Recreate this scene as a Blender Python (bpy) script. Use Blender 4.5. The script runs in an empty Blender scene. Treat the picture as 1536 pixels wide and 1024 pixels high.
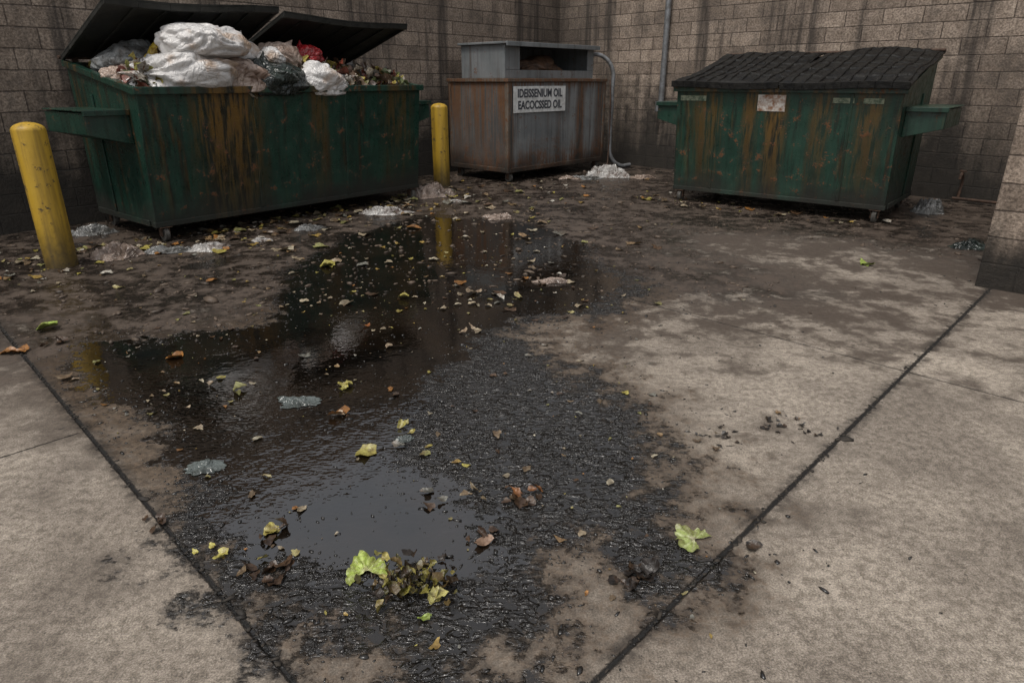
import bpy, bmesh, math, random
import numpy as np
from mathutils import Vector, Matrix, noise
random.seed(7); np.random.seed(7)
R=math.radians
scene=bpy.context.scene
COL=scene.collection

# ------------------------------------------------------------ node helper
class G:
    def __init__(s,name):
        s.m=bpy.data.materials.new(name); s.m.use_nodes=True
        s.nt=s.m.node_tree; s.nt.nodes.clear()
        s.out=s.nt.nodes.new('ShaderNodeOutputMaterial')
        s.tc=s.nt.nodes.new('ShaderNodeTexCoord')
        s.co=s.tc.outputs['Object']
    def put(s,sock,v):
        if isinstance(v,bpy.types.NodeSocket): s.nt.links.new(v,sock)
        elif v is not None:
            if sock.type=='RGBA' and len(v)==3: v=(*v,1)
            sock.default_value=v
    def n(s,t,ins={},**props):
        nd=s.nt.nodes.new(t)
        for k,v in props.items(): setattr(nd,k,v)
        for k,v in ins.items(): s.put(nd.inputs[k],v)
        return nd
    def m_(s,op,a,b=None,c=None,clamp=False):
        nd=s.n('ShaderNodeMath',{},operation=op,use_clamp=clamp)
        s.put(nd.inputs[0],a)
        if b is not None: s.put(nd.inputs[1],b)
        if c is not None: s.put(nd.inputs[2],c)
        return nd.outputs[0]
    def add(s,a,b): return s.m_('ADD',a,b)
    def sub(s,a,b): return s.m_('SUBTRACT',a,b)
    def mul(s,a,b): return s.m_('MULTIPLY',a,b)
    def mx(s,a,b): return s.m_('MAXIMUM',a,b)
    def mn(s,a,b): return s.m_('MINIMUM',a,b)
    def mixc(s,f,a,b,mode='MIX'):
        nd=s.n('ShaderNodeMix',{},data_type='RGBA',blend_type=mode)
        s.put(nd.inputs[0],f); s.put(nd.inputs[6],a); s.put(nd.inputs[7],b)
        return nd.outputs[2]
    def mixf(s,f,a,b):
        nd=s.n('ShaderNodeMix',{},data_type='FLOAT')
        s.put(nd.inputs[0],f); s.put(nd.inputs[2],a); s.put(nd.inputs[3],b)
        return nd.outputs[0]
    def sm(s,v,lo,hi,a=0.0,b=1.0):
        nd=s.n('ShaderNodeMapRange',{},interpolation_type='SMOOTHSTEP')
        for i,x in enumerate((v,lo,hi,a,b)): s.put(nd.inputs[i],x)
        return nd.outputs[0]
    def noise(s,scale,detail=4,rough=.55,vec=None,dist=0.0):
        return s.n('ShaderNodeTexNoise',{'Vector':vec or s.co,'Scale':scale,'Detail':detail,'Roughness':rough,'Distortion':dist}).outputs[0]
    def vor(s,scale,feature='F1',vec=None,out=0):
        return s.n('ShaderNodeTexVoronoi',{'Vector':vec or s.co,'Scale':scale},feature=feature).outputs[out]
    def mapv(s,scale=(1,1,1),loc=(0,0,0),vec=None,rot=(0,0,0)):
        return s.n('ShaderNodeMapping',{'Vector':vec or s.co,'Scale':scale,'Location':loc,'Rotation':rot}).outputs[0]
    def sep(s,vec=None):
        nd=s.n('ShaderNodeSeparateXYZ',{0:vec or s.co}); return nd.outputs
    def attr(s,name,out='Fac'):
        return s.n('ShaderNodeAttribute',{},attribute_name=name).outputs[out]
    def bump(s,h,strength=1.0,dist=1.0):
        return s.n('ShaderNodeBump',{'Height':h,'Strength':strength,'Distance':dist}).outputs[0]
    def bsdf(s,**k):
        nd=s.nt.nodes.new('ShaderNodeBsdfPrincipled')
        for kk,v in k.items(): s.put(nd.inputs[kk.replace('_',' ')],v)
        return nd
    def done(s,sh):
        s.nt.links.new(sh if isinstance(sh,bpy.types.NodeSocket) else sh.outputs[0],s.out.inputs[0]); return s.m

# ------------------------------------------------------------ mesh helpers
def empty(name,loc=(0,0,0),rz=0):
    o=bpy.data.objects.new(name,None); o.location=loc; o.rotation_euler=(0,0,rz); COL.objects.link(o); return o
def mesh_obj(name,verts,faces,mat=None,parent=None,smooth=False,bevel=0):
    me=bpy.data.meshes.new(name); me.from_pydata([tuple(v) for v in verts],[],faces); me.update()
    bm=bmesh.new(); bm.from_mesh(me); bmesh.ops.recalc_face_normals(bm,faces=bm.faces); bm.to_mesh(me); bm.free()
    if mat: me.materials.append(mat)
    if smooth:
        for p in me.polygons: p.use_smooth=True
    o=bpy.data.objects.new(name,me); COL.objects.link(o)
    if parent: o.parent=parent
    if bevel:
        b=o.modifiers.new('bevel','BEVEL'); b.width=bevel; b.segments=2; b.limit_method='ANGLE'; b.angle_limit=R(40)
    return o
BF=[(0,3,2,1),(4,5,6,7),(0,1,5,4),(1,2,6,5),(2,3,7,6),(3,0,4,7)]
class Parts:
    """collects many solids into one mesh"""
    def __init__(s): s.v=[]; s.f=[]
    def hexa(s,pts):
        b=len(s.v); s.v+= [tuple(p) for p in pts]; s.f+=[tuple(b+i for i in f) for f in BF]; return s
    def box(s,x0,x1,y0,y1,z0,z1):
        return s.hexa([(x0,y0,z0),(x1,y0,z0),(x1,y1,z0),(x0,y1,z0),(x0,y0,z1),(x1,y0,z1),(x1,y1,z1),(x0,y1,z1)])
    def prism(s,prof,x0,x1):
        b=len(s.v); n=len(prof)
        s.v+=[(x0,y,z) for y,z in prof]+[(x1,y,z) for y,z in prof]
        s.f.append(tuple(b+i for i in range(n))); s.f.append(tuple(b+n+i for i in reversed(range(n))))
        for i in range(n):
            j=(i+1)%n; s.f.append((b+i,b+j,b+n+j,b+n+i))
        return s
    def cyl(s,p0,p1,r,n=20,r1=None):
        p0=Vector(p0);p1=Vector(p1);d=(p1-p0).normalized()
        a=d.orthogonal().normalized();c=d.cross(a); b=len(s.v); r1=r if r1 is None else r1
        for p,rr in((p0,r),(p1,r1)):
            for i in range(n):
                t=2*math.pi*i/n; s.v.append(tuple(p+a*math.cos(t)*rr+c*math.sin(t)*rr))
        s.f.append(tuple(b+i for i in reversed(range(n)))); s.f.append(tuple(b+n+i for i in range(n)))
        for i in range(n):
            j=(i+1)%n; s.f.append((b+i,b+j,b+n+j,b+n+i))
        return s
    def obj(s,name,mat,parent=None,bevel=.004,smooth=False):
        return mesh_obj(name,s.v,s.f,mat,parent,smooth,bevel)
def lathe(name,prof,mat,loc,n=48,parent=None):
    v=[];f=[]
    for r,z in prof:
        for i in range(n):
            t=2*math.pi*i/n; v.append((r*math.cos(t),r*math.sin(t),z))
    for k in range(len(prof)-1):
        for i in range(n):
            j=(i+1)%n; f.append((k*n+i,k*n+j,(k+1)*n+j,(k+1)*n+i))
    f.append(tuple((len(prof)-1)*n+i for i in range(n)))
    o=mesh_obj(name,v,f,mat,parent,True); o.location=loc; return o
def tube(name,pts,r,mat,parent=None,smooth=True):
    cu=bpy.data.curves.new(name,'CURVE'); cu.dimensions='3D'; cu.bevel_depth=r; cu.bevel_resolution=5; cu.use_fill_caps=True
    sp=cu.splines.new('BEZIER' if smooth else 'POLY')
    if smooth:
        sp.bezier_points.add(len(pts)-1)
        for b,p in zip(sp.bezier_points,pts): b.co=p; b.handle_left_type=b.handle_right_type='AUTO'
    else:
        sp.points.add(len(pts)-1)
        for b,p in zip(sp.points,pts): b.co=(*p,1)
    cu.materials.append(mat)
    o=bpy.data.objects.new(name,cu); COL.objects.link(o)
    if parent:o.parent=parent
    return o

# ------------------------------------------------------------ ground layout (metres, plan view)
WATER=[(-1.67,6.93),(-1.0,7.85),(-.06,7.65),(.44,7.1),(.72,6.33),(.76,5.6),(1.0,5.0),(.53,4.5),(.14,4.22),(-.12,3.97),(-.3,3.54),(-.42,3.26),(-.46,2.87),(-.42,2.5),(-.22,2.3),(-.08,2.12),(.0,1.85),(-.13,1.68),(-.36,1.68),(-.54,1.70),(-.80,1.83),(-1.0,2.0),(-1.27,2.3),(-1.45,2.45),(-1.64,2.74),(-2.1,3.02),(-2.54,3.44),(-2.64,3.8),(-2.13,3.91),(-1.65,4.22),(-1.7,4.82),(-1.91,5.5),(-1.81,6.2)]
GRIME=[(-1.35,2.2),(-1.29,2.09),(-.93,1.69),(-.72,1.52),(-.43,1.44),(-.4,1.28),(-.12,1.28),(.1,1.42),(.11,1.63),(.05,1.78),(.21,1.89),(.41,1.69),(.56,1.8),(.52,2.04),(.68,2.4),(.6,2.74),(.59,3.1),(.33,3.26),(.12,3.54),(.05,4.1),(.6,4.4),(1.0,4.8),(.9,5.4),(.3,6.2),(-.8,6.2),(-1.4,5.0),(-1.5,4.1),(-2.3,3.7),(-2.35,3.45),(-1.8,2.95),(-1.3,2.5)]
STAIN=[(-8,4.6),(-4.5,4.0),(-3.3,4.05),(-2.75,3.6),(-2.2,3.9),(-2.0,4.4),(-1.3,5.0),(0,5),(1.1,5.0),(1.9,5.0),(1.5,6.2),(1.8,7.2),(3.2,6.9),(4.2,6.1),(4.2,5.3),(6,4.6),(8,8),(1,15),(-8,8)]
def sdf(P,poly):
    P=np.asarray(P,float); A=np.array(poly); B=np.roll(A,-1,axis=0)
    d=np.full(len(P),1e9); ins=np.zeros(len(P),bool)
    for a,b in zip(A,B):
        e=b-a; w=P-a; t=np.clip((w@e)/(e@e),0,1)
        d=np.minimum(d,np.linalg.norm(w-t[:,None]*e,axis=1))
        c=((a[1]>P[:,1])!=(b[1]>P[:,1]))
        with np.errstate(divide='ignore',invalid='ignore'):
            xi=(b[0]-a[0])*(P[:,1]-a[1])/(b[1]-a[1]+1e-12)+a[0]
        ins^=(c&(P[:,0]<xi))
    return np.clip(np.where(ins,d,-d),-6,6)

# ground material
g=G('ground_concrete'); x,y,z=g.sep()
n1=g.noise(1.3,5); n1b=g.noise(1.9,6,.66,vec=g.mapv(loc=(7,3,0))); n2=g.noise(6,8,.74); n3=g.noise(30,5,.75); n4=g.noise(170,3,.8); n0=g.noise(.5,3)
aw,ag,as_=g.attr('water'),g.attr('grime'),g.attr('stain')
c5=lambda n,k: g.mul(g.sub(n,.5),k)
gl=g.noise(17,3,.55,vec=g.mapv((1,1.7,1),rot=(0,0,.35)),dist=1.2)
dw=g.add(aw,g.add(c5(n1,.5),g.add(c5(n2,.75),g.add(c5(n3,.2),c5(gl,-.25))))); water=g.sm(dw,-.03,.035)
dg=g.add(ag,g.add(c5(n1b,.9),g.add(c5(n2,1.2),c5(n3,.5)))); grime=g.sm(dg,-.12,.06)
ds=g.add(as_,g.add(c5(n1,2.0),g.add(c5(n2,3.0),c5(n3,.8)))); stain=g.sm(ds,-.8,.25)
inner=g.sm(g.add(x,y),.62,.82,.15,1)
halo=g.mul(g.sm(g.add(g.mx(g.add(dw,.06),dg),c5(n3,.3)),-.42,.0),inner)
def line(a,b,c,k): return g.mul(g.m_('ABSOLUTE',g.add(g.add(g.mul(x,a),g.mul(y,b)),c)),k)
wob=c5(n3,.014)
jA=g.add(line(1,1,-.745,.707),wob); jB=g.add(line(-1.04,1,-1.1,.693),wob); jC=g.add(line(1,1,-5.55,.707),g.add(wob,.005))
jD=g.add(g.add(line(-1.04,1,-4.74,.693),wob),g.sm(g.add(x,y),.7,.8,.005,.05))
jj=g.mn(g.mn(jA,jB),g.mn(jC,jD))
joint=g.sm(jj,.004,.012,1,0); jdirt=g.mul(g.sm(g.mn(jA,jB),.008,.06,1,0),g.sm(n2,.4,.62))
c=g.mixc(g.sm(g.add(n1,c5(n2,.5)),.32,.68),(.20,.172,.146),(.345,.303,.258))
c=g.mixc(g.mul(g.sm(n0,.42,.62),.4),c,(.175,.148,.124))
c=g.mixc(1.0,c,g.mixc(g.sm(n4,.38,.62),(.62,.62,.62),(1.34,1.33,1.30)),'MULTIPLY')
c=g.mixc(1.0,c,g.mixc(g.sm(n3,.36,.64),(.62,.60,.57),(1.24,1.23,1.21)),'MULTIPLY')
c=g.mixc(g.mul(g.sm(n4,.60,.68),.35),c,(.5,.48,.44))
pits=g.sm(g.vor(30),.05,.17,1,0); pits=g.mul(pits,g.sm(n2,.45,.58)); c=g.mixc(g.mul(pits,.85),c,(.03,.026,.022))
pits2=g.mul(g.sm(g.vor(11,vec=g.mapv(loc=(1,5,0))),.03,.09,1,0),g.sm(n3,.4,.55)); c=g.mixc(g.mul(pits2,.8),c,(.025,.02,.017))
spots=g.mul(g.sm(g.vor(2.2,vec=g.mapv(loc=(3,1,0))),.03,.10,1,0),g.sm(n3,.3,.6)); c=g.mixc(g.mul(spots,.6),c,(.04,.035,.03))
lowf=g.mul(g.sm(n1b,.45,.66),g.sm(n2,.3,.6)); c=g.mixc(g.mul(lowf,.6),c,(.085,.07,.057))
near=g.sm(as_,-2.2,-.3,.0,.30)
mott=g.mul(g.sm(g.add(g.add(c5(n2,1.3),g.add(c5(n1b,1.1),c5(n3,.5))),near),.04,.30),g.sm(y,1.5,4.5,.35,.92)); c=g.mixc(mott,c,g.mixc(n3,(.03,.022,.016),(.085,.063,.048)))
c=g.mixc(g.mul(halo,.88),c,g.mixc(g.sm(n3,.3,.7),(.022,.015,.010),(.115,.08,.052)))
sc=g.mixc(g.sm(g.add(n2,g.add(c5(n1b,.6),c5(n3,.3))),.40,.62),(.008,.006,.005),(.07,.05,.036)); c=g.mixc(g.mul(stain,.95),c,sc)
c=g.mixc(g.mul(grime,.96),c,g.mixc(n3,(.0055,.005,.0045),(.016,.014,.012)))
c=g.mixc(water,c,g.mixc(g.sm(n1b,.35,.65),(.003,.0025,.002),(.012,.008,.005)))
c=g.mixc(g.mul(jdirt,.8),c,(.022,.018,.015)); c=g.mixc(g.mul(joint,g.sub(1.0,g.mul(water,.8))),c,(.009,.008,.007))
rough=g.mixf(halo,.85,g.sm(n2,.3,.7,.55,.25)); rough=g.mixf(stain,rough,g.sm(g.add(n2,c5(n1b,.6)),.36,.6,.08,.60)); rough=g.mixf(grime,rough,g.sm(gl,.40,.58,.05,.27)); rough=g.mixf(water,rough,.03)
lump=g.add(g.mul(g.sm(gl,.44,.66),.013),g.mul(g.mul(g.sm(gl,.42,.5),g.sm(g.vor(44),.0,.5,1,0)),.004))
h=g.add(g.mul(n4,.0010),g.mul(n3,.003))
nw=g.sub(1.0,water)
h=g.add(g.mul(h,g.sub(1.0,g.mul(grime,.6))),g.mul(g.mul(grime,nw),lump))
rip=g.add(g.mul(g.noise(11,2,.4,dist=.8),.0020),g.mul(g.noise(36,1,.4,vec=g.mapv((1,1.7,1))),.0007))
ripm=g.add(g.sm(g.m_('ABSOLUTE',g.sub(y,2.6)),.1,.8,2.0,.4),g.sm(n1b,.5,.65,0,.5))
h=g.mixf(water,h,g.mul(rip,ripm)); h=g.sub(h,g.mul(g.mul(joint,nw),.012))
ior=g.mixf(water,g.mixf(grime,g.mixf(stain,1.42,1.6),1.8),2.4)
GROUND=g.done(g.bsdf(Base_Color=c,Roughness=rough,IOR=ior,Normal=g.bump(h)))

xs=np.concatenate([[-80,-40,-20,-12,-9],np.arange(-7,7.01,.05),[9,12,20,40,80]])
ys=np.concatenate([[-80,-40,-15,-5,-2],np.arange(0,16.01,.05),[18,25,40,80]])
XX,YY=np.meshgrid(xs,ys); P2=np.stack([XX.ravel(),YY.ravel()],1)
nx=len(xs); ny=len(ys)
ii=np.arange((nx-1)*(ny-1)); r_=ii//(nx-1); c_=ii%(nx-1); a0=r_*nx+c_
F=np.stack([a0,a0+1,a0+nx+1,a0+nx],1)
me=bpy.data.meshes.new('ground'); me.from_pydata(np.column_stack([P2,np.zeros(len(P2))]).tolist(),[],F.tolist())
for nm,poly in(('water',WATER),('grime',GRIME),('stain',STAIN)):
    at=me.attributes.new(nm,'FLOAT','POINT'); at.data.foreach_set('value',sdf(P2,poly).astype(np.float32))
me.materials.append(GROUND); ground=bpy.data.objects.new('ground',me); COL.objects.link(ground)

# ------------------------------------------------------------ wall
def c5_(g,n): return g.sub(n,.5)
def wall_mat(name,dark=0.0,low=1.0,cn_=1.0):
    g=G(name); x,y,z=g.sep()
    u=g.add(x,y)
    vec=g.n('ShaderNodeCombineXYZ',{0:u,1:z,2:0.0}).outputs[0]
    wv=g.n('ShaderNodeVectorMath',{0:vec,1:g.n('ShaderNodeVectorMath',{0:g.n('ShaderNodeTexNoise',{'Vector':g.co,'Scale':9.0,'Detail':3.0}).outputs[1],1:(.016,.016,0)},operation='MULTIPLY').outputs[0]},operation='ADD').outputs[0]
    br=g.n('ShaderNodeTexBrick',{'Vector':wv,'Color1':(.24,.193,.155),'Color2':(.39,.32,.26),'Mortar':(.12,.093,.074),'Scale':1.0,'Mortar Size':.008,'Mortar Smooth':.5,'Bias':0.0,'Brick Width':.5,'Row Height':.2})
    n1=g.noise(1.1,4); n2=g.noise(7,6,.68); n3=g.noise(40,4,.7); n4=g.noise(160,2)
    c=br.outputs[0]
    c=g.mixc(1.0,c,g.mixc(g.sm(n3,.35,.65),(.55,.53,.51),(1.3,1.28,1.26)),'MULTIPLY')
    c=g.mixc(1.0,c,g.mixc(g.sm(n2,.35,.65),(.7,.68,.66),(1.15,1.15,1.15)),'MULTIPLY')
    pit=g.sm(g.vor(55),.08,.22,1,0); c=g.mixc(g.mul(pit,.5),c,(.05,.04,.034))
    drip=g.noise(1.0,5,.6,vec=g.mapv((2.6,2.6,.22))); drip2=g.noise(1.0,4,.6,vec=g.mapv((9,9,.5)))
    d=g.mul(g.sm(drip,.47,.65),g.sm(drip2,.3,.6)); c=g.mixc(g.mul(d,.86),c,(.03,.024,.02))
    blot=g.sm(g.add(n1,g.mul(c5_(g,n2),.8)),.52,.70); c=g.mixc(g.mul(blot,.65*cn_),c,(.05,.039,.031))
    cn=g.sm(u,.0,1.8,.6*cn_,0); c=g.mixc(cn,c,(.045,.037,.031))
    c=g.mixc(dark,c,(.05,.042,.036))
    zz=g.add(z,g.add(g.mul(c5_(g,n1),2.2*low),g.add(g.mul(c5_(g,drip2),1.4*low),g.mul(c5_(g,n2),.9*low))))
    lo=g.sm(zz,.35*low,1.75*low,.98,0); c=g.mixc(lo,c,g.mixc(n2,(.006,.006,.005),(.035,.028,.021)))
    h=g.add(g.mul(br.outputs[1],-.010),g.add(g.mul(n2,.016),g.add(g.mul(n3,.010),g.mul(n4,.002))))
    return g.done(g.bsdf(Base_Color=c,Roughness=.88,Normal=g.bump(h)))
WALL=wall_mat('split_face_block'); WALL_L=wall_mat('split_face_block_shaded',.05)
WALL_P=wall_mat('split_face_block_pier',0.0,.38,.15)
corner=(.93,14.37,0)
def wall(name,loc,rz,x0,x1,y0,y1,h,mat):
    p=Parts().box(x0,x1,y0,y1,-.3,h).box(x0,x1,y0-.04,y1+.04,h+.002,h+.12)
    o=p.obj(name,mat,bevel=.012); o.location=loc; o.rotation_euler=(0,0,rz); return o
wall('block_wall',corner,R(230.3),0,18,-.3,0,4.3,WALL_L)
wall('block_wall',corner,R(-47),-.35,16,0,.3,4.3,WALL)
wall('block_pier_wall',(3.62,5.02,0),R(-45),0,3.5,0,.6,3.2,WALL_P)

# ------------------------------------------------------------ metal paint
def paint(name,base,base2,patches=(),rust=.5,rough=.38,ztop=1.45,streak=1.0,ocre=(.19,.105,.025),edge=None):
    g=G(name); x,y,z=g.sep()
    n1=g.noise(2.2,4); n2=g.noise(9,6,.65); n3=g.noise(55,4,.6)
    s1=g.noise(1.0,5,.6,vec=g.mapv((9,9,.45))); s2=g.noise(1.0,4,.65,vec=g.mapv((28,28,.9),(3,1,0)))
    c=g.mixc(g.sm(n1,.3,.7),base,base2)
    c=g.mixc(g.mul(g.sm(s2,.45,.7),.45*streak),c,tuple(v*.35 for v in base))
    d=g.mul(g.sm(s1,.48,.66),g.sm(s2,.35,.6)); c=g.mixc(g.mul(d,.8*streak),c,(.010,.009,.007))
    pm=None
    for (xc,w,amt) in patches:
        k=g.mul(g.sm(g.m_('ABSOLUTE',g.sub(x,xc)),w*.3,w*1.1,1,0),amt); pm=k if pm is None else g.mx(pm,k)
    fad=g.sm(g.add(z,g.mul(g.sub(n2,.5),.5)),.25,ztop*.85,.35,1)
    k=g.mul(g.sm(s1,.58,.70),.45*streak)
    if pm is not None:
        k=g.mx(k,g.mul(pm,g.sm(g.add(s2,g.mul(g.sub(s1,.5),.6)),.40,.58)))
        c=g.mixc(g.mul(pm,g.sm(s2,.40,.66,.88,.3)),c,(.014,.010,.006))
    c=g.mixc(g.mul(k,fad),c,g.mixc(n2,ocre,tuple(v*.35 for v in ocre)))
    rs=g.sm(g.add(n2,g.mul(g.sub(n3,.5),.5)),.66-.12*rust,.74-.12*rust)
    if edge:
        eb=g.mx(g.sm(g.add(z,g.mul(g.sub(s1,.5),1.3)),.15,.66,1,0),g.sm(g.add(z,g.mul(g.sub(s2,.5),.4)),edge-.15,edge,0,.9))
        rs=g.mx(rs,g.mul(eb,g.sm(g.add(n2,g.mul(g.sub(s2,.5),.9)),.40,.54)))
        c=g.mixc(g.mul(eb,.45),c,(.05,.036,.025))
    c=g.mixc(g.mul(rs,.85),c,g.mixc(n3,(.04,.016,.008),(.21,.085,.028)))
    scr=g.mul(g.sm(n3,.68,.74),.4); c=g.mixc(scr,c,(.12,.12,.10))
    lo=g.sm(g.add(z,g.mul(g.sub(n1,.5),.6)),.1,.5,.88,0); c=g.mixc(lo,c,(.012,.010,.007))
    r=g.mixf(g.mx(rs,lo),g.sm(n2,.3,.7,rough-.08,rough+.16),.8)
    h=g.add(g.mul(n1,.012),g.add(g.mul(n2,.0015),g.mul(rs,.0008)))
    return g.done(g.bsdf(Base_Color=c,Roughness=r,Metallic=0.0,Normal=g.bump(h)))
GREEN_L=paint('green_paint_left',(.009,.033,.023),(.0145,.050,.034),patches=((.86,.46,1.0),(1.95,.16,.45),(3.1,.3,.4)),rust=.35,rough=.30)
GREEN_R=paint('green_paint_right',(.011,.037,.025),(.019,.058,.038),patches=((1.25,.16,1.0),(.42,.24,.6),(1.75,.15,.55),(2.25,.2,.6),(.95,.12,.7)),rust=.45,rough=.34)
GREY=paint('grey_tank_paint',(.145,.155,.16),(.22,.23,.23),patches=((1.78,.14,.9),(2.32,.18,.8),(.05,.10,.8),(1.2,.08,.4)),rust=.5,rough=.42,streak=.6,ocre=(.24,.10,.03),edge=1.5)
GREYF=paint('grey_tank_frame',(.10,.075,.055),(.18,.15,.12),rust=.95,rough=.6,ocre=(.18,.07,.02),edge=1.5)
GREYB=paint('grey_hopper_paint',(.14,.155,.16),(.21,.22,.225),rust=.35,rough=.42,streak=.5,ocre=(.20,.085,.025))
def simple(name,col,col2=None,rough=.5,metal=0,ns=12,b=.002,bs=30,spec=.5):
    g=G(name); n=g.noise(ns,5,.6)
    c=g.mixc(g.sm(n,.3,.7),col,col2 or tuple(v*.6 for v in col))
    return g.done(g.bsdf(Base_Color=c,Roughness=g.sm(n,.3,.7,rough,min(1,rough+.2)),Metallic=metal,Specular_IOR_Level=spec,Normal=g.bump(g.mul(g.noise(bs,4),b))))
BLACKP=simple('black_lid_plastic',(.0035,.0035,.0035),(.014,.013,.011),.42,ns=9,b=.010,bs=14,spec=.2)
LIDUNDER=simple('lid_plastic',(.010,.012,.011),(.03,.03,.026),.5)
RUBBER=simple('caster_rubber',(.10,.095,.085),(.04,.035,.03),.6)
STEEL=simple('galvanised_steel',(.26,.27,.28),(.14,.14,.14),.4,.5)
STEELR=simple('rusty_steel',(.09,.05,.03),(.04,.025,.018),.7,.2)
DARKIN=simple('dark_residue',(.02,.015,.012),(.05,.035,.02),.7,b=.02,bs=8)

def caster(P,Q,x,y,z):
    Q.cyl((x-.024,y,.07),(x+.024,y,.07),.07,24)
    P.box(x-.042,x-.032,y-.03,y+.03,.05,z-.012); P.box(x+.032,x+.042,y-.03,y+.03,.05,z-.012)
    P.box(x-.06,x+.06,y-.06,y+.06,z-.012,z-.005); P.cyl((x-.047,y,.07),(x+.047,y,.07),.014,10)

def dumpster(name,loc,rz,L,D,zf,zb,mat,ribs):
    e=empty(name,loc,rz); zb0=.15; fl=-.12; t=.03
    def yf(z): return fl*(z-zb0)/(zf-zb0)
    p=Parts()
    p.hexa([(0,0,zb0),(L,0,zb0),(L,t,zb0),(0,t,zb0),(0,fl,zf),(L,fl,zf),(L,fl+t,zf),(0,fl+t,zf)])
    p.box(0,L,D-t,D,zb0,zb)
    for xa,xb in((0.001,t),(L-t,L-.001)):
        p.prism([(t+.001,zb0+.001),(D-t-.001,zb0+.001),(D-t-.001,zb-.006),(fl+t+.001,zf-.002)],xa,xb)
    p.box(t,L-t,t,D-t,zb0+.002,zb0+.03)
    p.obj('body',mat,e,.004)
    r=Parts()
    r.hexa([(-.035,fl-.04,zf-.055),(L+.035,fl-.04,zf-.055),(L+.035,fl+.035,zf-.055),(-.035,fl+.035,zf-.055),(-.035,fl-.04,zf+.012),(L+.035,fl-.04,zf+.012),(L+.035,fl+.035,zf+.012),(-.035,fl+.035,zf+.012)])
    for xa,xb in((-.033,.035),(L-.035,L+.033)):
        r.hexa([(xa,fl+.037,zf-.052),(xb,fl+.037,zf-.052),(xb,D+.03,zb-.04),(xa,D+.03,zb-.04),(xa,fl+.037,zf+.01),(xb,fl+.037,zf+.01),(xb,D+.03,zb+.02),(xa,D+.03,zb+.02)])
    r.box(-.008,L+.008,-.008,.05,zb0-.004,zb0+.05)
    for xx in ribs:
        za,zc=zb0+.052,zf-.057
        r.hexa([(xx-.02,yf(za)-.008,za),(xx+.02,yf(za)-.008,za),(xx+.02,yf(za)+.005,za),(xx-.02,yf(za)+.005,za),(xx-.02,yf(zc)-.008,zc),(xx+.02,yf(zc)-.008,zc),(xx+.02,yf(zc)+.005,zc),(xx-.02,yf(zc)+.005,zc)])
    for sx in(-1,1):
        X0=0 if sx<0 else L
        r.box(min(X0,X0+sx*.02),max(X0,X0+sx*.02),.1,D-.05,zb0+.002,zb0+.06)
        r.box(min(X0,X0+sx*.018),max(X0,X0+sx*.018),D*.62,D*.62+.05,zb0+.062,zf-.06)
    r.obj('rim_and_ribs',mat,e,.006)
    s=Parts()
    for sx in(-1,1):
        X0=-.001 if sx<0 else L+.001
        xa,xb=X0,X0+sx*.38
        y0,y1,z0,z1=.12,1.12,zf-.46,zf-.20
        pts=[(xa,y0,z0-.04),(xb,y0,z0+.06),(xb,y1,z0+.06),(xa,y1,z0-.04),(xa,y0,z1),(xb,y0,z1-.01),(xb,y1,z1-.01),(xa,y1,z1)]
        if sx<0: pts=[pts[i] for i in(1,0,3,2,5,4,7,6)]
        s.hexa(pts)
        s.box(min(xa,xb)-(.015 if sx<0 else 0),max(xa,xb)+(.015 if sx>0 else 0),y0-.03,y0-.001,z1-.035,z1+.015)
        s.box(min(xa,xb)-(.015 if sx<0 else 0),max(xa,xb)+(.015 if sx>0 else 0),y0,y1+.01,z1+.002,z1+.015)
    s.obj('fork_sleeves',mat,e,.005)
    P,Q=Parts(),Parts()
    for cx in(.09,L-.09):
        for cy in(.045,D-.14): caster(P,Q,cx,cy,zb0)
    P.obj('caster_forks',STEELR,e,.002); Q.obj('caster_wheels',RUBBER,e,.008)
    h=Parts(); h.cyl((-.05,D+.03,zb+.045),(L+.05,D+.03,zb+.045),.018,12)
    for k in range(5):
        xx=.1+k*(L-.2)/4; h.box(xx-.02,xx+.02,D-.01,D+.06,zb+.0,zb+.03)
    h.obj('hinge_rod',STEELR,e,.002)
    return e

DL=dumpster('garbage_dumpster',(-3.485,6.49,0),R(50.3),3.47,1.4,1.43,1.67,GREEN_L,(1.16,2.32))
DR=dumpster('garbage_dumpster',(2.156,9.04,0),R(-39.4),2.55,1.4,1.42,1.78,GREEN_R,(.5,2.05))

def lid_open(name,x0,x1,ang,parent,tilt=0):
    D=1.43; zh=1.71; Ln=1.42; ca,sa=math.cos(ang),math.sin(ang)
    def T(x,s,h):
        warp=.018*math.sin(x*3.1+s*2)*(s/Ln)
        return (x,D-s*ca-h*sa, zh+s*sa+h*ca+tilt*(x-x0)*s+warp)
    p=Parts()
    def hb(xa,xb,s0,s1,h0,h1):
        p.hexa([T(xa,s1,h0),T(xb,s1,h0),T(xb,s0,h0),T(xa,s0,h0),T(xa,s1,h1),T(xb,s1,h1),T(xb,s0,h1),T(xa,s0,h1)])
    nrib=6; dx=(x1-x0)/nrib
    for i in range(nrib): hb(x0+dx*i,x0+dx*(i+1),0,Ln,0,.022); hb(x0+dx*i,x0+dx*(i+1),Ln-.03,Ln+.003,-.045,-.001)
    hb(x0,x0+.03,0.02,Ln-.032,-.04,-.001); hb(x1-.03,x1,.02,Ln-.032,-.04,-.001)
    for i in range(1,nrib):
        xx=x0+dx*i; hb(xx-.015,xx+.015,.05,Ln-.034,-.02,-.001); hb(xx-.05,xx+.05,.06,Ln-.1,.023,.04)
    p.obj(name,LIDUNDER,parent,.004)
lid_open('lid_left',-.03,1.70,R(18.5),DL,.01)
lid_open('lid_right',1.75,3.50,R(18),DL,-.012)

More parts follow.
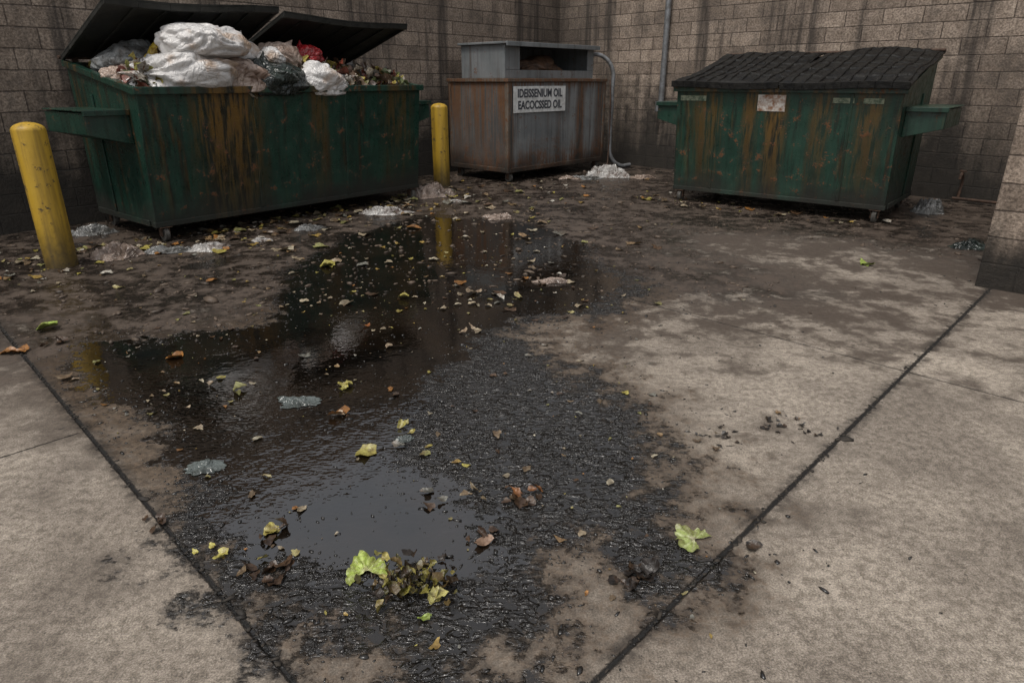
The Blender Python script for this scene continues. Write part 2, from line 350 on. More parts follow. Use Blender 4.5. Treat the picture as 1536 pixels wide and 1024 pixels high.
def lid_closed(name,x0,x1,parent,seed):
    nxx=190; nyy=90; v=[];f=[]
    ya,yb=-.185,1.44; za,zb_=1.462,1.845
    for j in range(nyy+1):
        t=j/nyy; yy=ya+(yb-ya)*t; zz=za+(zb_-za)*t
        for i in range(nxx+1):
            s=i/nxx; xx=x0+(x1-x0)*s
            wx=xx+.014*noise.noise(Vector((xx*3,yy*3,seed+9))); wy=yy+.02*noise.noise(Vector((xx*2,yy*3,seed+3)))
            ph=(wx/.145)%1.0; ph2=(wy/.30)%1.0
            rib=.016 if .40<ph<.60 else 0
            if .46<ph2<.54: rib=max(rib,.011)
            edge=min(1,min(s,1-s)*30)*min(1,t*14,(1-t)*14)
            sag=.055*noise.noise(Vector((xx*1.3,yy*1.5,seed)))+.022*noise.noise(Vector((xx*5,yy*3,seed)))+.008*noise.noise(Vector((xx*18,yy*18,seed)))
            v.append((xx,yy,zz+rib*edge+sag*(.5 if j==0 else 1)))
    n=nxx+1
    for j in range(nyy):
        for i in range(nxx): f.append((j*n+i,j*n+i+1,(j+1)*n+i+1,(j+1)*n+i))
    o=mesh_obj(name,v,f,BLACKP,parent)
    sd=o.modifiers.new('thick','SOLIDIFY'); sd.thickness=.018; sd.offset=-1
    q=Parts(); nb=8
    for i in range(nb):
        xa=x0+(x1-x0)*i/nb; xb=x0+(x1-x0)*(i+1)/nb
        za1=za+.012*math.sin(xa*4+seed); zb1=za+.012*math.sin(xb*4+seed)
        q.hexa([(xa,ya-.022,za1-.055),(xb,ya-.022,zb1-.055),(xb,ya-.001,zb1-.055),(xa,ya-.001,za1-.055),(xa,ya-.022,za1+.018),(xb,ya-.022,zb1+.018),(xb,ya-.001,zb1+.018),(xa,ya-.001,za1+.018)])
    q.obj(name+'_lip',BLACKP,parent,.004)
lid_closed('lid_left',-.05,1.27,DR,1.3); lid_closed('lid_right',1.285,2.60,DR,5.1)
PAPER=simple('weathered_label',(.62,.59,.54),(.25,.12,.06),.6,ns=22)
PALE=simple('faded_label',(.24,.26,.18),(.05,.08,.05),.6,ns=30)
def front_label(nm,xc,zc,w,h,mat,parent,zf):
    def yf(z): return -.12*(z-.15)/(zf-.15)-.006
    v=[(xc-w/2,yf(zc-h/2),zc-h/2),(xc+w/2,yf(zc-h/2),zc-h/2),(xc+w/2,yf(zc+h/2),zc+h/2),(xc-w/2,yf(zc+h/2),zc+h/2)]
    o=mesh_obj(nm,v,[(0,1,2,3)],mat,parent)
    sd=o.modifiers.new('t','SOLIDIFY'); sd.thickness=.003; sd.offset=0
front_label('label',1.19,1.25,.32,.18,PAPER,DR,1.42)
front_label('label_strip',1.97,1.29,.22,.055,PALE,DR,1.42)
front_label('label_strip_b',2.27,1.29,.2,.055,PALE,DR,1.42)
front_label('label_strip_c',.22,1.29,.34,.06,PALE,DR,1.42)

# ------------------------------------------------------------ cooking-oil tank
T=empty('oil_recycling_tank',(-.06,10.6,0),R(47)); W,Dp,zt=2.46,1.3,1.5
Parts().box(0,W,0,Dp,.15,zt-.03).obj('tank_body',GREY,T,.01)
p=Parts()
p.box(-.03,W+.03,-.03,Dp+.03,zt-.028,zt+.02)
for xx in(-.012,W-.045): p.box(xx,xx+.057,-.012,.05,.15,zt-.03)
p.box(-.012,.05,Dp-.05,Dp+.012,.15,zt-.03); p.box(.047,W-.047,-.014,.03,.152,.22); p.box(-.014,.03,.052,Dp-.052,.152,.22)
p.obj('tank_frame',GREYF,T,.006)
p=Parts(); x0,x1,y0,y1,za,zb=.14,2.36,.2,1.15,zt+.022,2.0; w=.025
p.box(x0,x0+w,y0,y1,za,zb); p.box(x1-w,x1,y0,y1,za,zb); p.box(x0+w+.001,x1-w-.001,y1-w,y1,za,zb)
p.box(x0+w+.001,x1-w-.001,y0,y0+w,za,za+.12); p.box(x0+w+.001,x0+.34,y0,y0+w,za+.122,zb); p.box(x1-.16,x1-w-.001,y0,y0+w,za+.122,zb)
p.box(x0-.05,x1+.05,y0-.08,y1+.03,zb+.002,zb+.035)
p.box(x0-.05,x1+.05,y0-.1,y0-.081,zb-.03,zb+.035)
p.obj('hopper_box',GREYB,T,.006)
P,Q=Parts(),Parts()
for cx in(.1,W-.1):
    for cy in(.08,Dp-.12): caster(P,Q,cx,cy,.15)
P.obj('caster_forks',STEELR,T,.002); Q.obj('caster_wheels',RUBBER,T,.008)
Parts().box(.2,2.3,.25,1.1,zt+.021,zt+.06).obj('residue',DARKIN,T,.01)
SIGNW=simple('sign_white',(.70,.71,.70),(.48,.48,.46),.45,ns=15); SIGNK=simple('sign_ink',(.025,.03,.04),(.07,.07,.08),.6,ns=40)
Parts().box(.1,1.34,-.022,-.015,1.03,1.41).obj('sign_plate',SIGNW,T,.002)
for k,(s,zz) in enumerate((("IDEISSENIUM OIL",1.255),("EACOCSSED OIL",1.085))):
    cu=bpy.data.curves.new('sign_text','FONT'); cu.body=s; cu.size=.165; cu.offset=.0055; cu.extrude=.001; cu.align_x='CENTER'
    cu.materials.append(SIGNK); o=bpy.data.objects.new('sign_text_%d'%k,cu); COL.objects.link(o); o.parent=T
    o.location=(.72,-.0245,zz); o.rotation_euler=(R(90),0,0); o.scale=(.86,1,1)
tube('discharge_hose',[(2.34,.35,1.88),(2.48,.16,1.9),(2.62,0,1.72),(2.64,-.03,1.3),(2.64,-.03,.5),(2.66,-.06,.2),(2.8,-.15,.05),(3.05,-.22,.04)],.035,STEEL,T)
tube('flexible_line',[(2.6,.0,1.5),(2.56,-.06,1.1),(2.6,-.04,.6),(2.5,-.1,.1),(2.3,-.22,.02)],.012,STEELR,T)
# conduit on the right wall ends behind the dumpster top
ec=empty('electrical_conduit',(2.62,12.45,0))
tube('pipe',[(0,0,1.15),(0,0,4.2)],.05,STEEL,ec,smooth=False)
Parts().box(-.09,.09,-.06,.05,.98,1.15).obj('junction_box',STEEL,ec,.006)
sp=empty('water_spigot',(5.9,8.9,0),R(-47))
tube('riser',[(0,-.03,0.02),(0,-.03,.34),(0,-.12,.36),(0,-.14,.3)],.018,STEELR,sp)
Parts().cyl((0,-.06,.39),(0,-.06,.41),.04,12).cyl((0,-.06,.35),(0,-.06,.39),.01,8).obj('handle',STEELR,sp,.002)
tube('pipe_run',[(-.05,-.08,.05),(.9,-.08,.05)],.018,STEELR,sp,False)

# ------------------------------------------------------------ bollards
g=G('yellow_bollard_paint'); x,y,z=g.sep(); n1=g.noise(4,6); n2=g.noise(14,7,.7); s=g.noise(1,4,vec=g.mapv((16,16,1.2)))
c=g.mixc(n1,(.52,.33,.03),(.40,.24,.02)); c=g.mixc(g.mul(g.sm(s,.45,.68),.6),c,(.16,.10,.02))
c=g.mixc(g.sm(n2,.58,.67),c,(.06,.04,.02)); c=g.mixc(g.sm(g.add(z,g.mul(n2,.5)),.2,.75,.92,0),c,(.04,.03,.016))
BOL=g.done(g.bsdf(Base_Color=c,Roughness=g.sm(n2,.3,.7,.4,.65),Normal=g.bump(g.mul(n2,.004))))
prof=[(.123,-.05),(.123,1.12)]+[(.123*math.cos(t),1.12+.065*math.sin(t)) for t in [R(a) for a in range(10,90,10)]]+[(.002,1.186)]
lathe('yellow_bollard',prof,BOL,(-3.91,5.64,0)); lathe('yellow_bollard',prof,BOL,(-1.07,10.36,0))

# ------------------------------------------------------------ bags
def bag_mat(name,c1,c2,transl=.25,rough=.25,dirt=.5,sc=5,cr=.45):
    g=G(name); n=g.noise(sc,4,.55)
    f1=g.noise(4.5,2,.45,dist=2.2); f2=g.noise(13,2,.45,dist=1.5)
    r1=g.m_('ABSOLUTE',g.sub(f1,.5)); r2=g.m_('ABSOLUTE',g.sub(f2,.5))
    c=g.mixc(g.sm(n,.5-.1*dirt,.68),c1,c2)
    wr=g.add(g.mul(r1,.12*cr),g.mul(r2,.035*cr))
    nor=g.bump(wr); b=g.bsdf(Base_Color=c,Roughness=rough,Normal=nor)
    if transl<=0: return g.done(b)
    t=g.n('ShaderNodeBsdfTranslucent',{'Color':c,'Normal':nor})
    return g.done(g.n('ShaderNodeMixShader',{0:transl,1:b.outputs[0],2:t.outputs[0]}))
BW=bag_mat('white_bag_film',(.74,.72,.70),(.46,.34,.25),.18,dirt=0,sc=3.5); BG=bag_mat('grey_bag_film',(.26,.27,.27),(.10,.09,.08),.1); BK=bag_mat('black_bag_film',(.010,.014,.012),(.03,.04,.033),.0,.16)
BR=bag_mat('red_bag_film',(.38,.02,.025),(.16,.015,.015),0); BC=bag_mat('tan_bag_film',(.46,.36,.30),(.17,.11,.08),.1)
BY=bag_mat('yellow_bag_film',(.5,.36,.05),(.2,.12,.03),0)
FW=bag_mat('ground_white_film',(.38,.365,.345),(.12,.09,.075),.1,.12,sc=9); FT=bag_mat('ground_tan_film',(.28,.215,.175),(.09,.065,.05),.1,.12,sc=9); FG=bag_mat('ground_grey_film',(.17,.17,.165),(.05,.048,.043),.1,.1,sc=9)
def bag(name,loc,size,mat,seed,parent=None,neck=None,rz=0,sub=6,rough=1.0):
    bm=bmesh.new(); bmesh.ops.create_icosphere(bm,subdivisions=sub,radius=1)
    so=Vector((seed*3.1,seed*1.7,seed*.9))
    nk=Vector(neck).normalized() if neck else None
    for v in bm.verts:
        p=v.co.copy(); q=p+so
        wq=q+Vector((noise.noise(q*1.2),noise.noise(q*1.2+Vector((5,0,0))),noise.noise(q*1.2+Vector((0,7,0)))))*.55
        sa=lambda t: math.sqrt(t*t+.0012)
        k=.95+.34*noise.noise(q*1.0)+.26*rough*min(.5,sa(noise.noise(wq*1.3)))+.13*rough*sa(noise.noise(wq*2.7))+.025*rough*sa(noise.noise(wq*6))
        if nk:
            d=(p-nk).length
            if d<1.2:
                ax=p-nk*p.dot(nk); ang=math.atan2(ax.dot(nk.orthogonal().normalized()),ax.dot(nk.cross(nk.orthogonal()).normalized()))
                k+=.08*math.sin(ang*8+seed+3*noise.noise(q*1.5))*min(1,d/.3)*(1-d/1.2)
        v.co=p*k
        if nk and d<.5: v.co=v.co*(1-.35*(1-d/.5))+nk*(.6*max(0,1-d/.22)+.14*(1-d/.5))
        if v.co.z<-.55: v.co.z=-.55+(v.co.z+.55)*.2
        v.co=Vector((v.co.x*size[0],v.co.y*size[1],v.co.z*size[2]))
    me=bpy.data.meshes.new(name); bm.to_mesh(me); bm.free(); me.materials.append(mat)
    for f in me.polygons: f.use_smooth=True
    o=bpy.data.objects.new(name,me); COL.objects.link(o); o.location=loc; o.rotation_euler=(0,0,rz)
    if parent: o.parent=parent
    return o
def film(name,x,y,sx,sy,h,mat,seed,rz=0):
    """crumpled empty bag / film lying on the ground"""
    nr,na=34,96; v=[];f=[]; so=Vector((seed*2.37+.4,seed*1.13+.2,.37))
    def hh(q,px,py):
        P_=Vector((px,py,0))*1.4+so
        wq=P_+Vector((noise.noise(P_*1.1),noise.noise(P_*1.1+Vector((4,4,0))),0))*1.0
        rd=max(0,1-math.sqrt(noise.noise(wq*1.1)**2+.004)*3.4)*.85+max(0,1-math.sqrt(noise.noise(wq*2.3+Vector((3,0,0)))**2+.006)*3)*.3
        return .003+h*(1-q**4)*(.12+.8*rd+.35*noise.noise(P_*.9))
    v.append((0,0,max(.003,hh(0,0,0))))
    for k in range(1,nr+1):
        q=k/nr
        for i in range(na):
            t=2*math.pi*i/na; out=1+.55*noise.noise(Vector((math.cos(t)*1.3,math.sin(t)*1.3,seed)))+.3*noise.noise(Vector((math.cos(t)*3.5,math.sin(t)*3.5,seed)))
            px,py=q*out*math.cos(t),q*out*math.sin(t); v.append((px*sx,py*sy,max(.003,hh(q,px,py))))
    for i in range(na): f.append((0,1+i,1+(i+1)%na))
    for k in range(nr-1):
        o_=1+k*na
        for i in range(na): j=(i+1)%na; f.append((o_+i,o_+na+i,o_+na+j,o_+j))
    o=mesh_obj(name,v,f,mat,None,True); o.location=(x,y,0); o.rotation_euler=(0,0,rz); return o
Md=Matrix.Translation((-3.485,6.49,0))@Matrix.Rotation(R(50.3),4,'Z')
def inD(x,y,z): return tuple(Md@Vector((x,y,z)))
bag('garbage_bag',inD(.62,.16,1.52),(.50,.36,.25),BW,1,neck=(-.8,-.3,.1),rz=.8)
bag('garbage_bag',inD(.80,.05,1.83),(.36,.28,.19),BW,2,neck=(.6,.5,.5),rz=.7)
bag('garbage_bag',inD(1.44,.07,1.48),(.36,.28,.23),BK,3,neck=(0,0,1),rz=.5)
bag('garbage_bag',inD(1.27,.45,1.72),(.34,.28,.22),BW,4,neck=(.3,-.3,.8),rz=.3)
bag('garbage_bag',inD(2.03,.02,1.46),(.32,.22,.20),BW,5,neck=(-.8,0,.6),rz=.6)
bag('garbage_bag',inD(1.72,.28,1.70),(.27,.22,.18),BC,11,neck=(.5,0,.8),rz=.6)
bag('garbage_bag',inD(2.08,.34,1.70),(.26,.22,.17),BR,6,neck=(0,0,1))
bag('garbage_bag',inD(.42,.75,1.68),(.34,.28,.18),BG,7)
bag('garbage_bag',inD(.45,.30,1.70),(.11,.10,.12),BY,17); bag('garbage_bag',inD(2.62,.2,1.47),(.16,.12,.11),BC,18); bag('garbage_bag',inD(2.38,.08,1.47),(.14,.12,.10),BG,19)
bag('garbage_bag',inD(2.85,.4,1.52),(.2,.2,.15),BK,8)
bag('garbage_bag',inD(1.08,.12,1.50),(.3,.26,.2),BC,9)
bag('garbage_bag',inD(.15,.45,1.52),(.16,.14,.10),BC,20)
bag('garbage_bag',inD(1.55,.1,1.72),(.13,.1,.09),BW,41)
film('plastic_bag',-3.62,6.0,.23,.18,.14,FT,21,.3); film('plastic_bag',-3.25,6.16,.24,.11,.05,FG,22,.2)
film('plastic_bag',-2.90,6.25,.2,.13,.06,FW,23,.5); film('plastic_bag',-4.42,6.95,.2,.16,.1,FG,24)
film('plastic_bag',-1.55,8.08,.27,.17,.10,FW,25,.1); film('plastic_bag',-1.12,9.35,.3,.22,.2,FT,26,.6)
film('plastic_bag',-.14,7.8,.19,.13,.06,FT,27); film('plastic_bag',1.62,11.4,.34,.22,.2,FW,28,-.3)
film('plastic_bag',1.2,11.1,.24,.14,.06,FG,32,-.3); film('plastic_bag',2.15,11.2,.2,.14,.06,FT,35)
film('plastic_bag',5.05,8.1,.16,.14,.2,FG,29); film('plastic_bag',4.40,6.30,.2,.14,.09,BK,30,.2)
film('plastic_bag',.95,11.1,.2,.13,.06,FT,31); film('plastic_bag',-2.2,7.15,.16,.1,.05,FG,33,.4); film('plastic_bag',.33,5.14,.14,.08,.03,FT,34,.1)
film('plastic_bag',-.75,8.9,.12,.08,.03,FW,36); film('plastic_bag',-2.5,6.6,.1,.07,.03,FW,37)
bag('hopper_waste',(.33,11.92,1.64),(.5,.3,.2),simple('brown_waste',(.13,.07,.04),(.05,.03,.02),.5),40,rough=1.4,sub=5,rz=.8)

# ------------------------------------------------------------ litter
g=G('organic_litter'); colr=g.attr('Col','Color'); n=g.noise(60,4); nn=g.noise(14,3)
c=g.mixc(1.0,colr,g.mixc(g.sm(n,.3,.7),(.5,.44,.38),(1.15,1.15,1.1)),'MULTIPLY'); c=g.mixc(g.mul(g.sm(nn,.5,.65),.5),c,(.09,.05,.025))
LIT=g.done(g.bsdf(Base_Color=c,Roughness=.35,Normal=g.bump(g.mul(g.noise(120,3),.002))))
PAL=[(.42,.37,.10),(.36,.32,.15),(.28,.28,.11),(.28,.19,.10),(.36,.17,.05),(.10,.06,.035),(.22,.16,.10),(.38,.32,.23),(.08,.055,.04),(.44,.40,.31),(.15,.11,.07),(.30,.26,.19),(.20,.20,.18),(.48,.46,.42),(.40,.28,.08)]
class Litter:
    def __init__(s): s.v=[];s.f=[];s.c=[]
    def leaf(s,x,y,z,r,col,el=None,curl=.25,lob=None,tilt=.08,rings=3):
        n=14; a=random.uniform(0,6.28); el=el or random.uniform(.35,.9); lob=lob if lob is not None else random.choice((0,0,2,3)); ph=random.uniform(0,6)
        Mx=Matrix.Rotation(a,3,'Z')@Matrix.Rotation(random.gauss(0,tilt),3,'X')@Matrix.Rotation(random.gauss(0,tilt),3,'Y')
        b=len(s.v); loc=[Vector((0,0,0))]
        jit=[random.uniform(.7,1.22) for _ in range(n)]
        for k in range(1,rings+1):
            q=k/rings
            for i in range(n):
                t=2*math.pi*i/n; rr=r*q*(1+(.2*math.cos(lob*t+ph) if lob else 0)*q)*(1+(jit[i]-1)*q)
                zz=curl*r*(q*q)*(.5+.6*math.sin(2*t+ph))+curl*.25*r*math.sin(5*t+ph*2)*q
                loc.append(Vector((rr*math.cos(t),rr*math.sin(t)*el,zz)))
        loc=[Mx@p for p in loc]; mnz=min(p.z for p in loc)
        s.v+=[(x+p.x,y+p.y,z+p.z-mnz) for p in loc]
        for i in range(n): s.f.append((b,b+1+i,b+1+(i+1)%n))
        for k in range(rings-1):
            o=b+1+k*n
            for i in range(n): j=(i+1)%n; s.f.append((o+i,o+n+i,o+n+j,o+j))
        v=random.uniform(.7,1.15)
        for m,p in enumerate(loc):
            e=.8+.25*((m-1)//n)/rings if m else .7
            s.c.append((col[0]*v*e,col[1]*v*e,col[2]*v*e,1))
    def obj(s,name,parent=None):
        me=bpy.data.meshes.new(name); me.from_pydata(s.v,[],s.f); ca=me.color_attributes.new('Col','FLOAT_COLOR','POINT')
        ca.data.foreach_set('color',np.array(s.c,np.float32).ravel()); me.materials.append(LIT)
        for p in me.polygons: p.use_smooth=True
        o=bpy.data.objects.new(name,me); COL.objects.link(o)
        if parent:o.parent=parent
        return o
hv=[];hf=[];a_,b_=70,30
def heap(x,y):
    e=min(1,x/.25,(3.47-x)/.35,(y+.1)/.2,(1.4-y)/.15)
    return 1.33+.24*max(0,e)*(.75+.5*math.sin(x*1.9+.6)**2)+.10*noise.noise(Vector((x*4,y*4,0)))+.05*noise.noise(Vector((x*11,y*11,2)))
for j in range(b_+1):
    for i in range(a_+1):
        x=.035+3.4*i/a_; y=-.06+1.42*j/b_; hv.append((x,y,heap(x,y)))
for j in range(b_):
    for i in range(a_): q=j*(a_+1)+i; hf.append((q,q+1,q+a_+2,q+a_+1))
WH=empty('food_waste_heap',(-3.485,6.49,0),R(50.3))
mesh_obj('heap_core',hv,hf,DARKIN,WH,True)
L=Litter(); HP=[(.10,.06,.04),(.26,.18,.11),(.08,.11,.04),(.30,.30,.08),(.3,.16,.06),(.05,.04,.03),(.45,.40,.34),(.22,.06,.04),(.12,.15,.06),(.45,.38,.1),(.04,.035,.03),(.15,.10,.07),(.55,.52,.48)]
for _ in range(2000):
    x=random.uniform(.08,3.4); y=random.uniform(-.08,1.3); L.leaf(x,y,heap(x,y)-.03+random.uniform(0,.06),random.uniform(.025,.085),random.choice(HP),curl=.7,tilt=.7,rings=2)
L.obj('heap_scraps',WH)

L=Litter()
def blocked(x,y):
    for (ox,oy,a,W_,D_) in((-3.485,6.49,50.3,3.47,1.4),(2.156,9.04,-39.4,2.55,1.4),(-.06,10.6,47,2.46,1.3)):
        dx,dy=x-ox,y-oy; ca,sa=math.cos(R(a)),math.sin(R(a)); lx,ly=dx*ca+dy*sa,-dx*sa+dy*ca
        if .2<lx<W_-.2 and .25<ly<D_: return True
    return False
def inside_yard(x,y):
    if (x-.93)*-.769+(y-14.37)*.639>-.06: return False
    if (x-.93)*.731+(y-14.37)*.682>-.06: return False
    return True
cnt=0
while cnt<860:
    k=random.random()
    if k<.52:
        t=random.uniform(-1.4,4.3); o=abs(random.gauss(0,.65)); x=-3.485+.639*t+.769*(o-.35); y=6.49+.769*t-.639*(o-.35)
    elif k<.59: t=random.uniform(-.5,2.6); o=abs(random.gauss(0,.35)); x=2.156+.772*t-.636*(o-.2); y=9.04-.636*t-.772*(o-.2)
    elif k<.80: x=random.gauss(-.2,1.1); y=random.uniform(5.5,11.3)
    elif k<.91: x=random.gauss(-.4,.8); y=random.uniform(4.3,6)
    else: x=random.uniform(-5,-1.5); y=random.uniform(4,6.5)
    if blocked(x,y) or not inside_yard(x,y) or x+y<1.0: continue
    r=random.choice((.012,.016,.02,.025,.03,.035,.045,.06,.08))
    if y<6: r*=.68
    L.leaf(x,y,.002,r,random.choice(PAL),tilt=.06,rings=2); cnt+=1
for _ in range(460):
    x=random.uniform(-2.4,.8); y=random.uniform(1.4,5)
    if x+y<.85 : continue
    L.leaf(x,y,.002,random.choice((.003,.004,.005,.006,.009,.013,.018,.024)),random.choice(PAL),rings=2)
Y_=(.42,.38,.10);O_=(.36,.16,.04);T_=(.36,.28,.20);Gn=(.27,.36,.08);Br=(.07,.042,.026);Gy=(.14,.14,.125);Pk=(.34,.23,.17)
for x,y,r,c_,n_,sp_ in [(-.857,1.95,.03,Y_,2,.03),(-.84,1.93,.03,Br,4,.03),(-.79,1.74,.03,Br,9,.035),(-.96,1.86,.022,Y_,3,.05),(-1.1,1.9,.02,Y_,2,.03),(-.1,1.9,.042,Pk,1,0),(-.07,1.93,.022,Br,4,.035),
    (.044,2.2,.026,(.22,.09,.03),6,.03),(.04,2.17,.028,Br,9,.035),(-.07,2.66,.038,T_,1,0),(-.15,2.19,.028,(.26,.20,.12),4,.03),(-.3,2.18,.035,Gy,2,.03),(-.49,2.56,.045,Gy,1,0),(-.63,2.5,.045,Y_,1,0),(-.83,2.86,.05,O_,1,0),(-.84,2.85,.034,T_,1,.01),
    (-.87,3.17,.04,Y_,4,.025),(-1.95,3.57,.06,O_,1,0),(-1.21,3.58,.05,Gy,1,0),(-1.37,3.1,.04,(.2,.2,.08),2,.03),(-2.99,4.03,.08,Gn,1,0),(-2.92,3.66,.05,O_,2,.03),(-2.85,3.8,.04,Br,3,.04),(-2.4,3.3,.04,T_,2,.04),
    (.39,1.74,.026,(.02,.015,.012),14,.035),(.82,1.86,.026,(.015,.015,.015),2,.012),(1.28,2.74,.016,(.025,.02,.016),22,.08),(1.3,2.8,.018,(.2,.12,.05),2,.05),(.855,2.61,.02,(.14,.11,.08),4,.05),(.95,2.66,.014,(.025,.02,.016),12,.06),
    (3.1,5.64,.07,Gn,2,.04),(-1.61,5.6,.08,Y_,2,.03),(-.8,4.7,.06,Y_,1,0),(-.27,4.82,.06,T_,2,.02),(-1.28,2.02,.025,Br,5,.04),(-.19,2.4,.02,Y_,1,0),(-.95,4.1,.04,(.3,.1,.02),1,0),(-.236,1.65,.03,(.45,.42,.16),3,.015),(-.26,1.545,.022,Gn,2,.01),(-.45,2.72,.022,Y_,3,.05),(-.55,3.9,.04,T_,3,.15),(-1.7,3.0,.03,T_,3,.15)]:
    for i in range(n_): L.leaf(x+random.gauss(0,sp_) if sp_ else x,y+random.gauss(0,sp_) if sp_ else y,.003+.003*i*(n_<8),r*random.uniform(.6,1.15),c_,curl=.35,tilt=.1+.2*(n_>2))
L.obj('fallen_leaves')
def ruffled_leaf(name,x,y,s,rz,cols,seed,z0=.004):
    """cabbage / lettuce leaf: fan of ruffled blade with pale midrib"""
    nu,nv=48,20; v=[];f=[];cc=[]
    for j in range(nv+1):
        q=j/nv
        for i in range(nu+1):
            t=(i/nu-.5)*4.4
            edge=1+.13*math.sin(t*3.1+seed)+.16*noise.noise(Vector((t*4,seed,0)))+.05*math.sin(t*17)
            r=s*q*edge
            zz=z0+s*(.06*q+.11*q*q*math.sin(t*4.5+seed)+.07*q**3*math.sin(t*13+seed*2))+abs(noise.noise(Vector((t*3,q*3,seed))))*s*.14
            v.append((r*math.cos(t)-s*.3,r*math.sin(t)*.85,max(.002,zz)))
            vein=max(0,1-abs((t*2.2+seed)%1-.5)*6)*(1-q*.5)+max(0,1-q*3)
            vein=min(1,vein); a_c,b_c=cols
            cc.append(tuple(a_c[m]*(1-vein)+b_c[m]*vein for m in range(3))+(1,))
    n=nu+1
    for j in range(nv):
        for i in range(nu): f.append((j*n+i,j*n+i+1,(j+1)*n+i+1,(j+1)*n+i))
    me=bpy.data.meshes.new(name); me.from_pydata(v,[],f); ca=me.color_attributes.new('Col','FLOAT_COLOR','POINT'); ca.data.foreach_set('color',np.array(cc,np.float32).ravel())
    me.materials.append(LIT)
    for p in me.polygons: p.use_smooth=True
    o=bpy.data.objects.new(name,me); COL.objects.link(o); o.location=(x,y,0); o.rotation_euler=(0,0,rz)
    return o
ruffled_leaf('lettuce_leaf',-.485,1.78,.075,1.9,((.32,.42,.08),(.6,.62,.34)),1.2)
ruffled_leaf('lettuce_leaf',.62,1.93,.072,2.5,((.28,.34,.11),(.55,.55,.4)),3.4)
Q=Litter()
for i in range(95): Q.leaf(-.335+random.gauss(0,.07),1.70+random.gauss(0,.05),.002+.0008*i*random.random(),random.uniform(.008,.026),random.choice([(.10,.09,.03),(.14,.10,.04),(.26,.24,.06),(.04,.028,.018),(.05,.035,.02),(.03,.022,.016),(.38,.33,.10)]),curl=.7,tilt=.5)
Q.obj('rotting_vegetable_scraps')
FILM=bag_mat('clear_film',(.10,.115,.11),(.04,.045,.04),0,.12)
for x,y,s,sd_ in((-1.06,3.0,.1,51),(-1.27,2.39,.075,52),(-.48,2.62,.035,53)): film('plastic_film_scrap',x,y,s,s*.7,.02,FILM,sd_)

# ------------------------------------------------------------ grit
bm=bmesh.new(); bmesh.ops.create_icosphere(bm,subdivisions=1,radius=1); tv=np.array([v.co[:] for v in bm.verts]); tf=np.array([[v.index for v in f.verts] for f in bm.faces]); bm.free()
def grit(name,P,s,mat,flat=(.25,.55)):
    n=len(P); sc=np.stack([s*np.random.uniform(.8,2.2,n),s*np.random.uniform(.5,1.1,n),s*np.random.uniform(*flat,n)],1)
    a=np.random.uniform(0,6.28,n); jit=np.random.uniform(.65,1.3,(n,len(tv),1))
    V=tv[None]*jit*sc[:,None]; ca,sa=np.cos(a)[:,None],np.sin(a)[:,None]
    X=V[...,0]*ca-V[...,1]*sa+P[:,0:1]; Y=V[...,0]*sa+V[...,1]*ca+P[:,1:2]; Z=V[...,2]+sc[:,2:3]*.4
    V=np.stack([X,Y,Z],2).reshape(-1,3); Fc=(tf[None]+(np.arange(n)*len(tv))[:,None,None]).reshape(-1,3)
    me=bpy.data.meshes.new(name); me.from_pydata(V.tolist(),[],Fc.tolist()); me.materials.append(mat)
    for p in me.polygons: p.use_smooth=True
    o=bpy.data.objects.new(name,me); COL.objects.link(o)
GRIT=simple('black_grit',(.008,.0075,.007),(.02,.017,.014),.15,ns=30,spec=.8)
C=np.random.uniform((-2.8,1.2),(1.5,6.5),(65000,2)); d=sdf(C,GRIME); w=sdf(C,WATER)
nz=np.array([noise.noise(Vector((p[0]*3,p[1]*3,0))) for p in C])
pr=np.where(d>-.05,np.where(w>.1,.07,.42),np.where(d>-.5,.07,.004))*np.clip(.8+nz*1.8,0,2)+np.where((w>-.25)&(w<.18),.14,0)
keep=(np.random.rand(len(C))<pr)&(C.sum(1)>.8)
C=C[keep]; grit('grit_debris',C,np.minimum(np.random.gamma(1.8,.0015,len(C))+.0012,.013),GRIT)
C=np.random.uniform((.2,1.4),(4.5,6.5),(5000,2)); nz=np.array([noise.noise(Vector((p[0]*1.5,p[1]*1.5,4))) for p in C]); C=C[(np.random.rand(len(C))<np.clip(.2+nz,0,.6))&(C[:,1]-1.04*C[:,0]>1.15)]
grit('grit_debris',C,np.minimum(np.random.gamma(1.6,.0015,len(C))+.001,.012),GRIT)
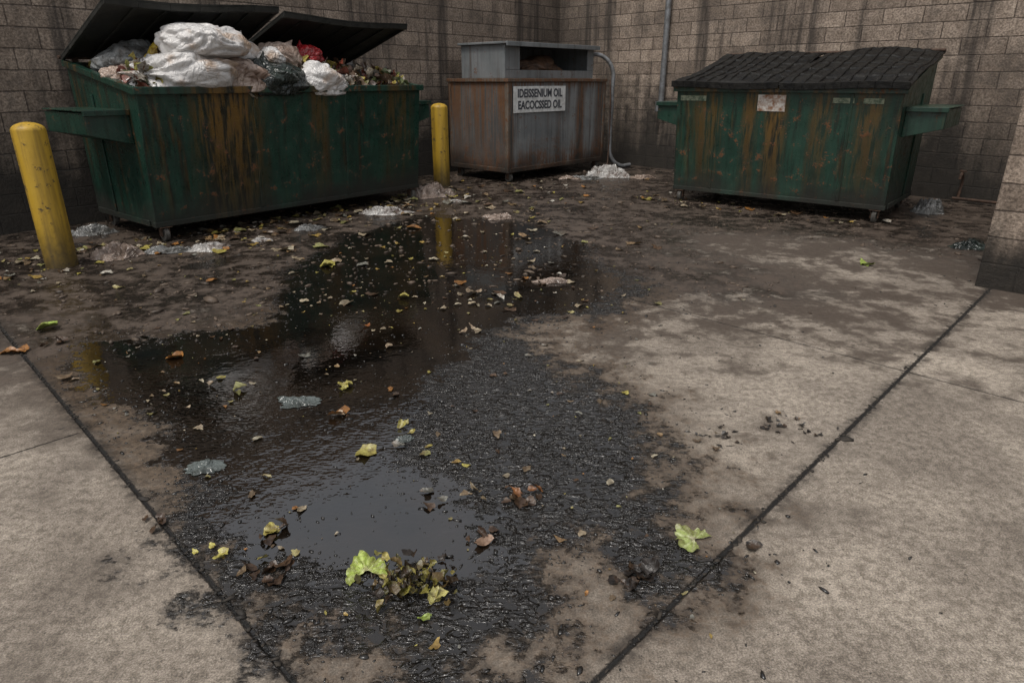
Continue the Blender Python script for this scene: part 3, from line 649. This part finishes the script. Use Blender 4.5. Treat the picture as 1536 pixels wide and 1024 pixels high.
C=np.random.uniform((-6,3.8),(6,12.5),(14000,2)); d=sdf(C,STAIN); C=C[(d>-.3)&(np.random.rand(len(C))<.45)]
C=np.array([p for p in C if inside_yard(*p)]); grit('dirt_crumbs',C,np.random.gamma(2,.004,len(C))+.003,simple('dirt_crumb',(.02,.015,.011),(.14,.10,.07),.5,ns=3))
C=[]
for t in np.random.uniform(0,7,1300): C.append((-3.7+t+random.gauss(0,.009),4.445-t+random.gauss(0,.009)) if random.random()<.5 else (t-.5,1.1+1.04*(t-.5)+random.gauss(0,.015)))
C=np.array([p for p in C if p[1]>.8]); grit('joint_debris',C,np.random.gamma(2,.0017,len(C))+.0015,simple('joint_dirt',(.012,.010,.008),(.04,.032,.024),.7))

# ------------------------------------------------------------ light
w=bpy.data.worlds.new('World'); scene.world=w; w.use_nodes=True; nt=w.node_tree
bg=nt.nodes['Background']; sky=nt.nodes.new('ShaderNodeTexSky'); sky.sky_type='NISHITA'; sky.sun_disc=False
sd=Vector((-.35,-.45,1.2)).normalized()
sky.sun_elevation=math.asin(sd.z); sky.sun_rotation=math.atan2(sd.x,sd.y); sky.dust_density=4; sky.air_density=1.0
hs=nt.nodes.new('ShaderNodeHueSaturation'); hs.inputs['Saturation'].default_value=.2
nt.links.new(sky.outputs[0],hs.inputs['Color']); nt.links.new(hs.outputs[0],bg.inputs[0]); bg.inputs[1].default_value=.15
sl=bpy.data.lights.new('sun','SUN'); sl.energy=1.5; sl.angle=R(14); sl.color=(1,.94,.86)
so=bpy.data.objects.new('sun',sl); COL.objects.link(so); so.rotation_euler=(-sd).to_track_quat('-Z','Y').to_euler(); so.location=(0,0,12)

cam=bpy.data.cameras.new('camera'); cam.lens=23.44; cam.sensor_width=36; cam.clip_end=500; cam.clip_start=.05
co=bpy.data.objects.new('camera',cam); COL.objects.link(co); co.location=(0,0,1.5); co.rotation_euler=(R(90-21.4),0,0); scene.camera=co
scene.view_settings.view_transform='Standard'; scene.view_settings.look='None'; scene.view_settings.exposure=0
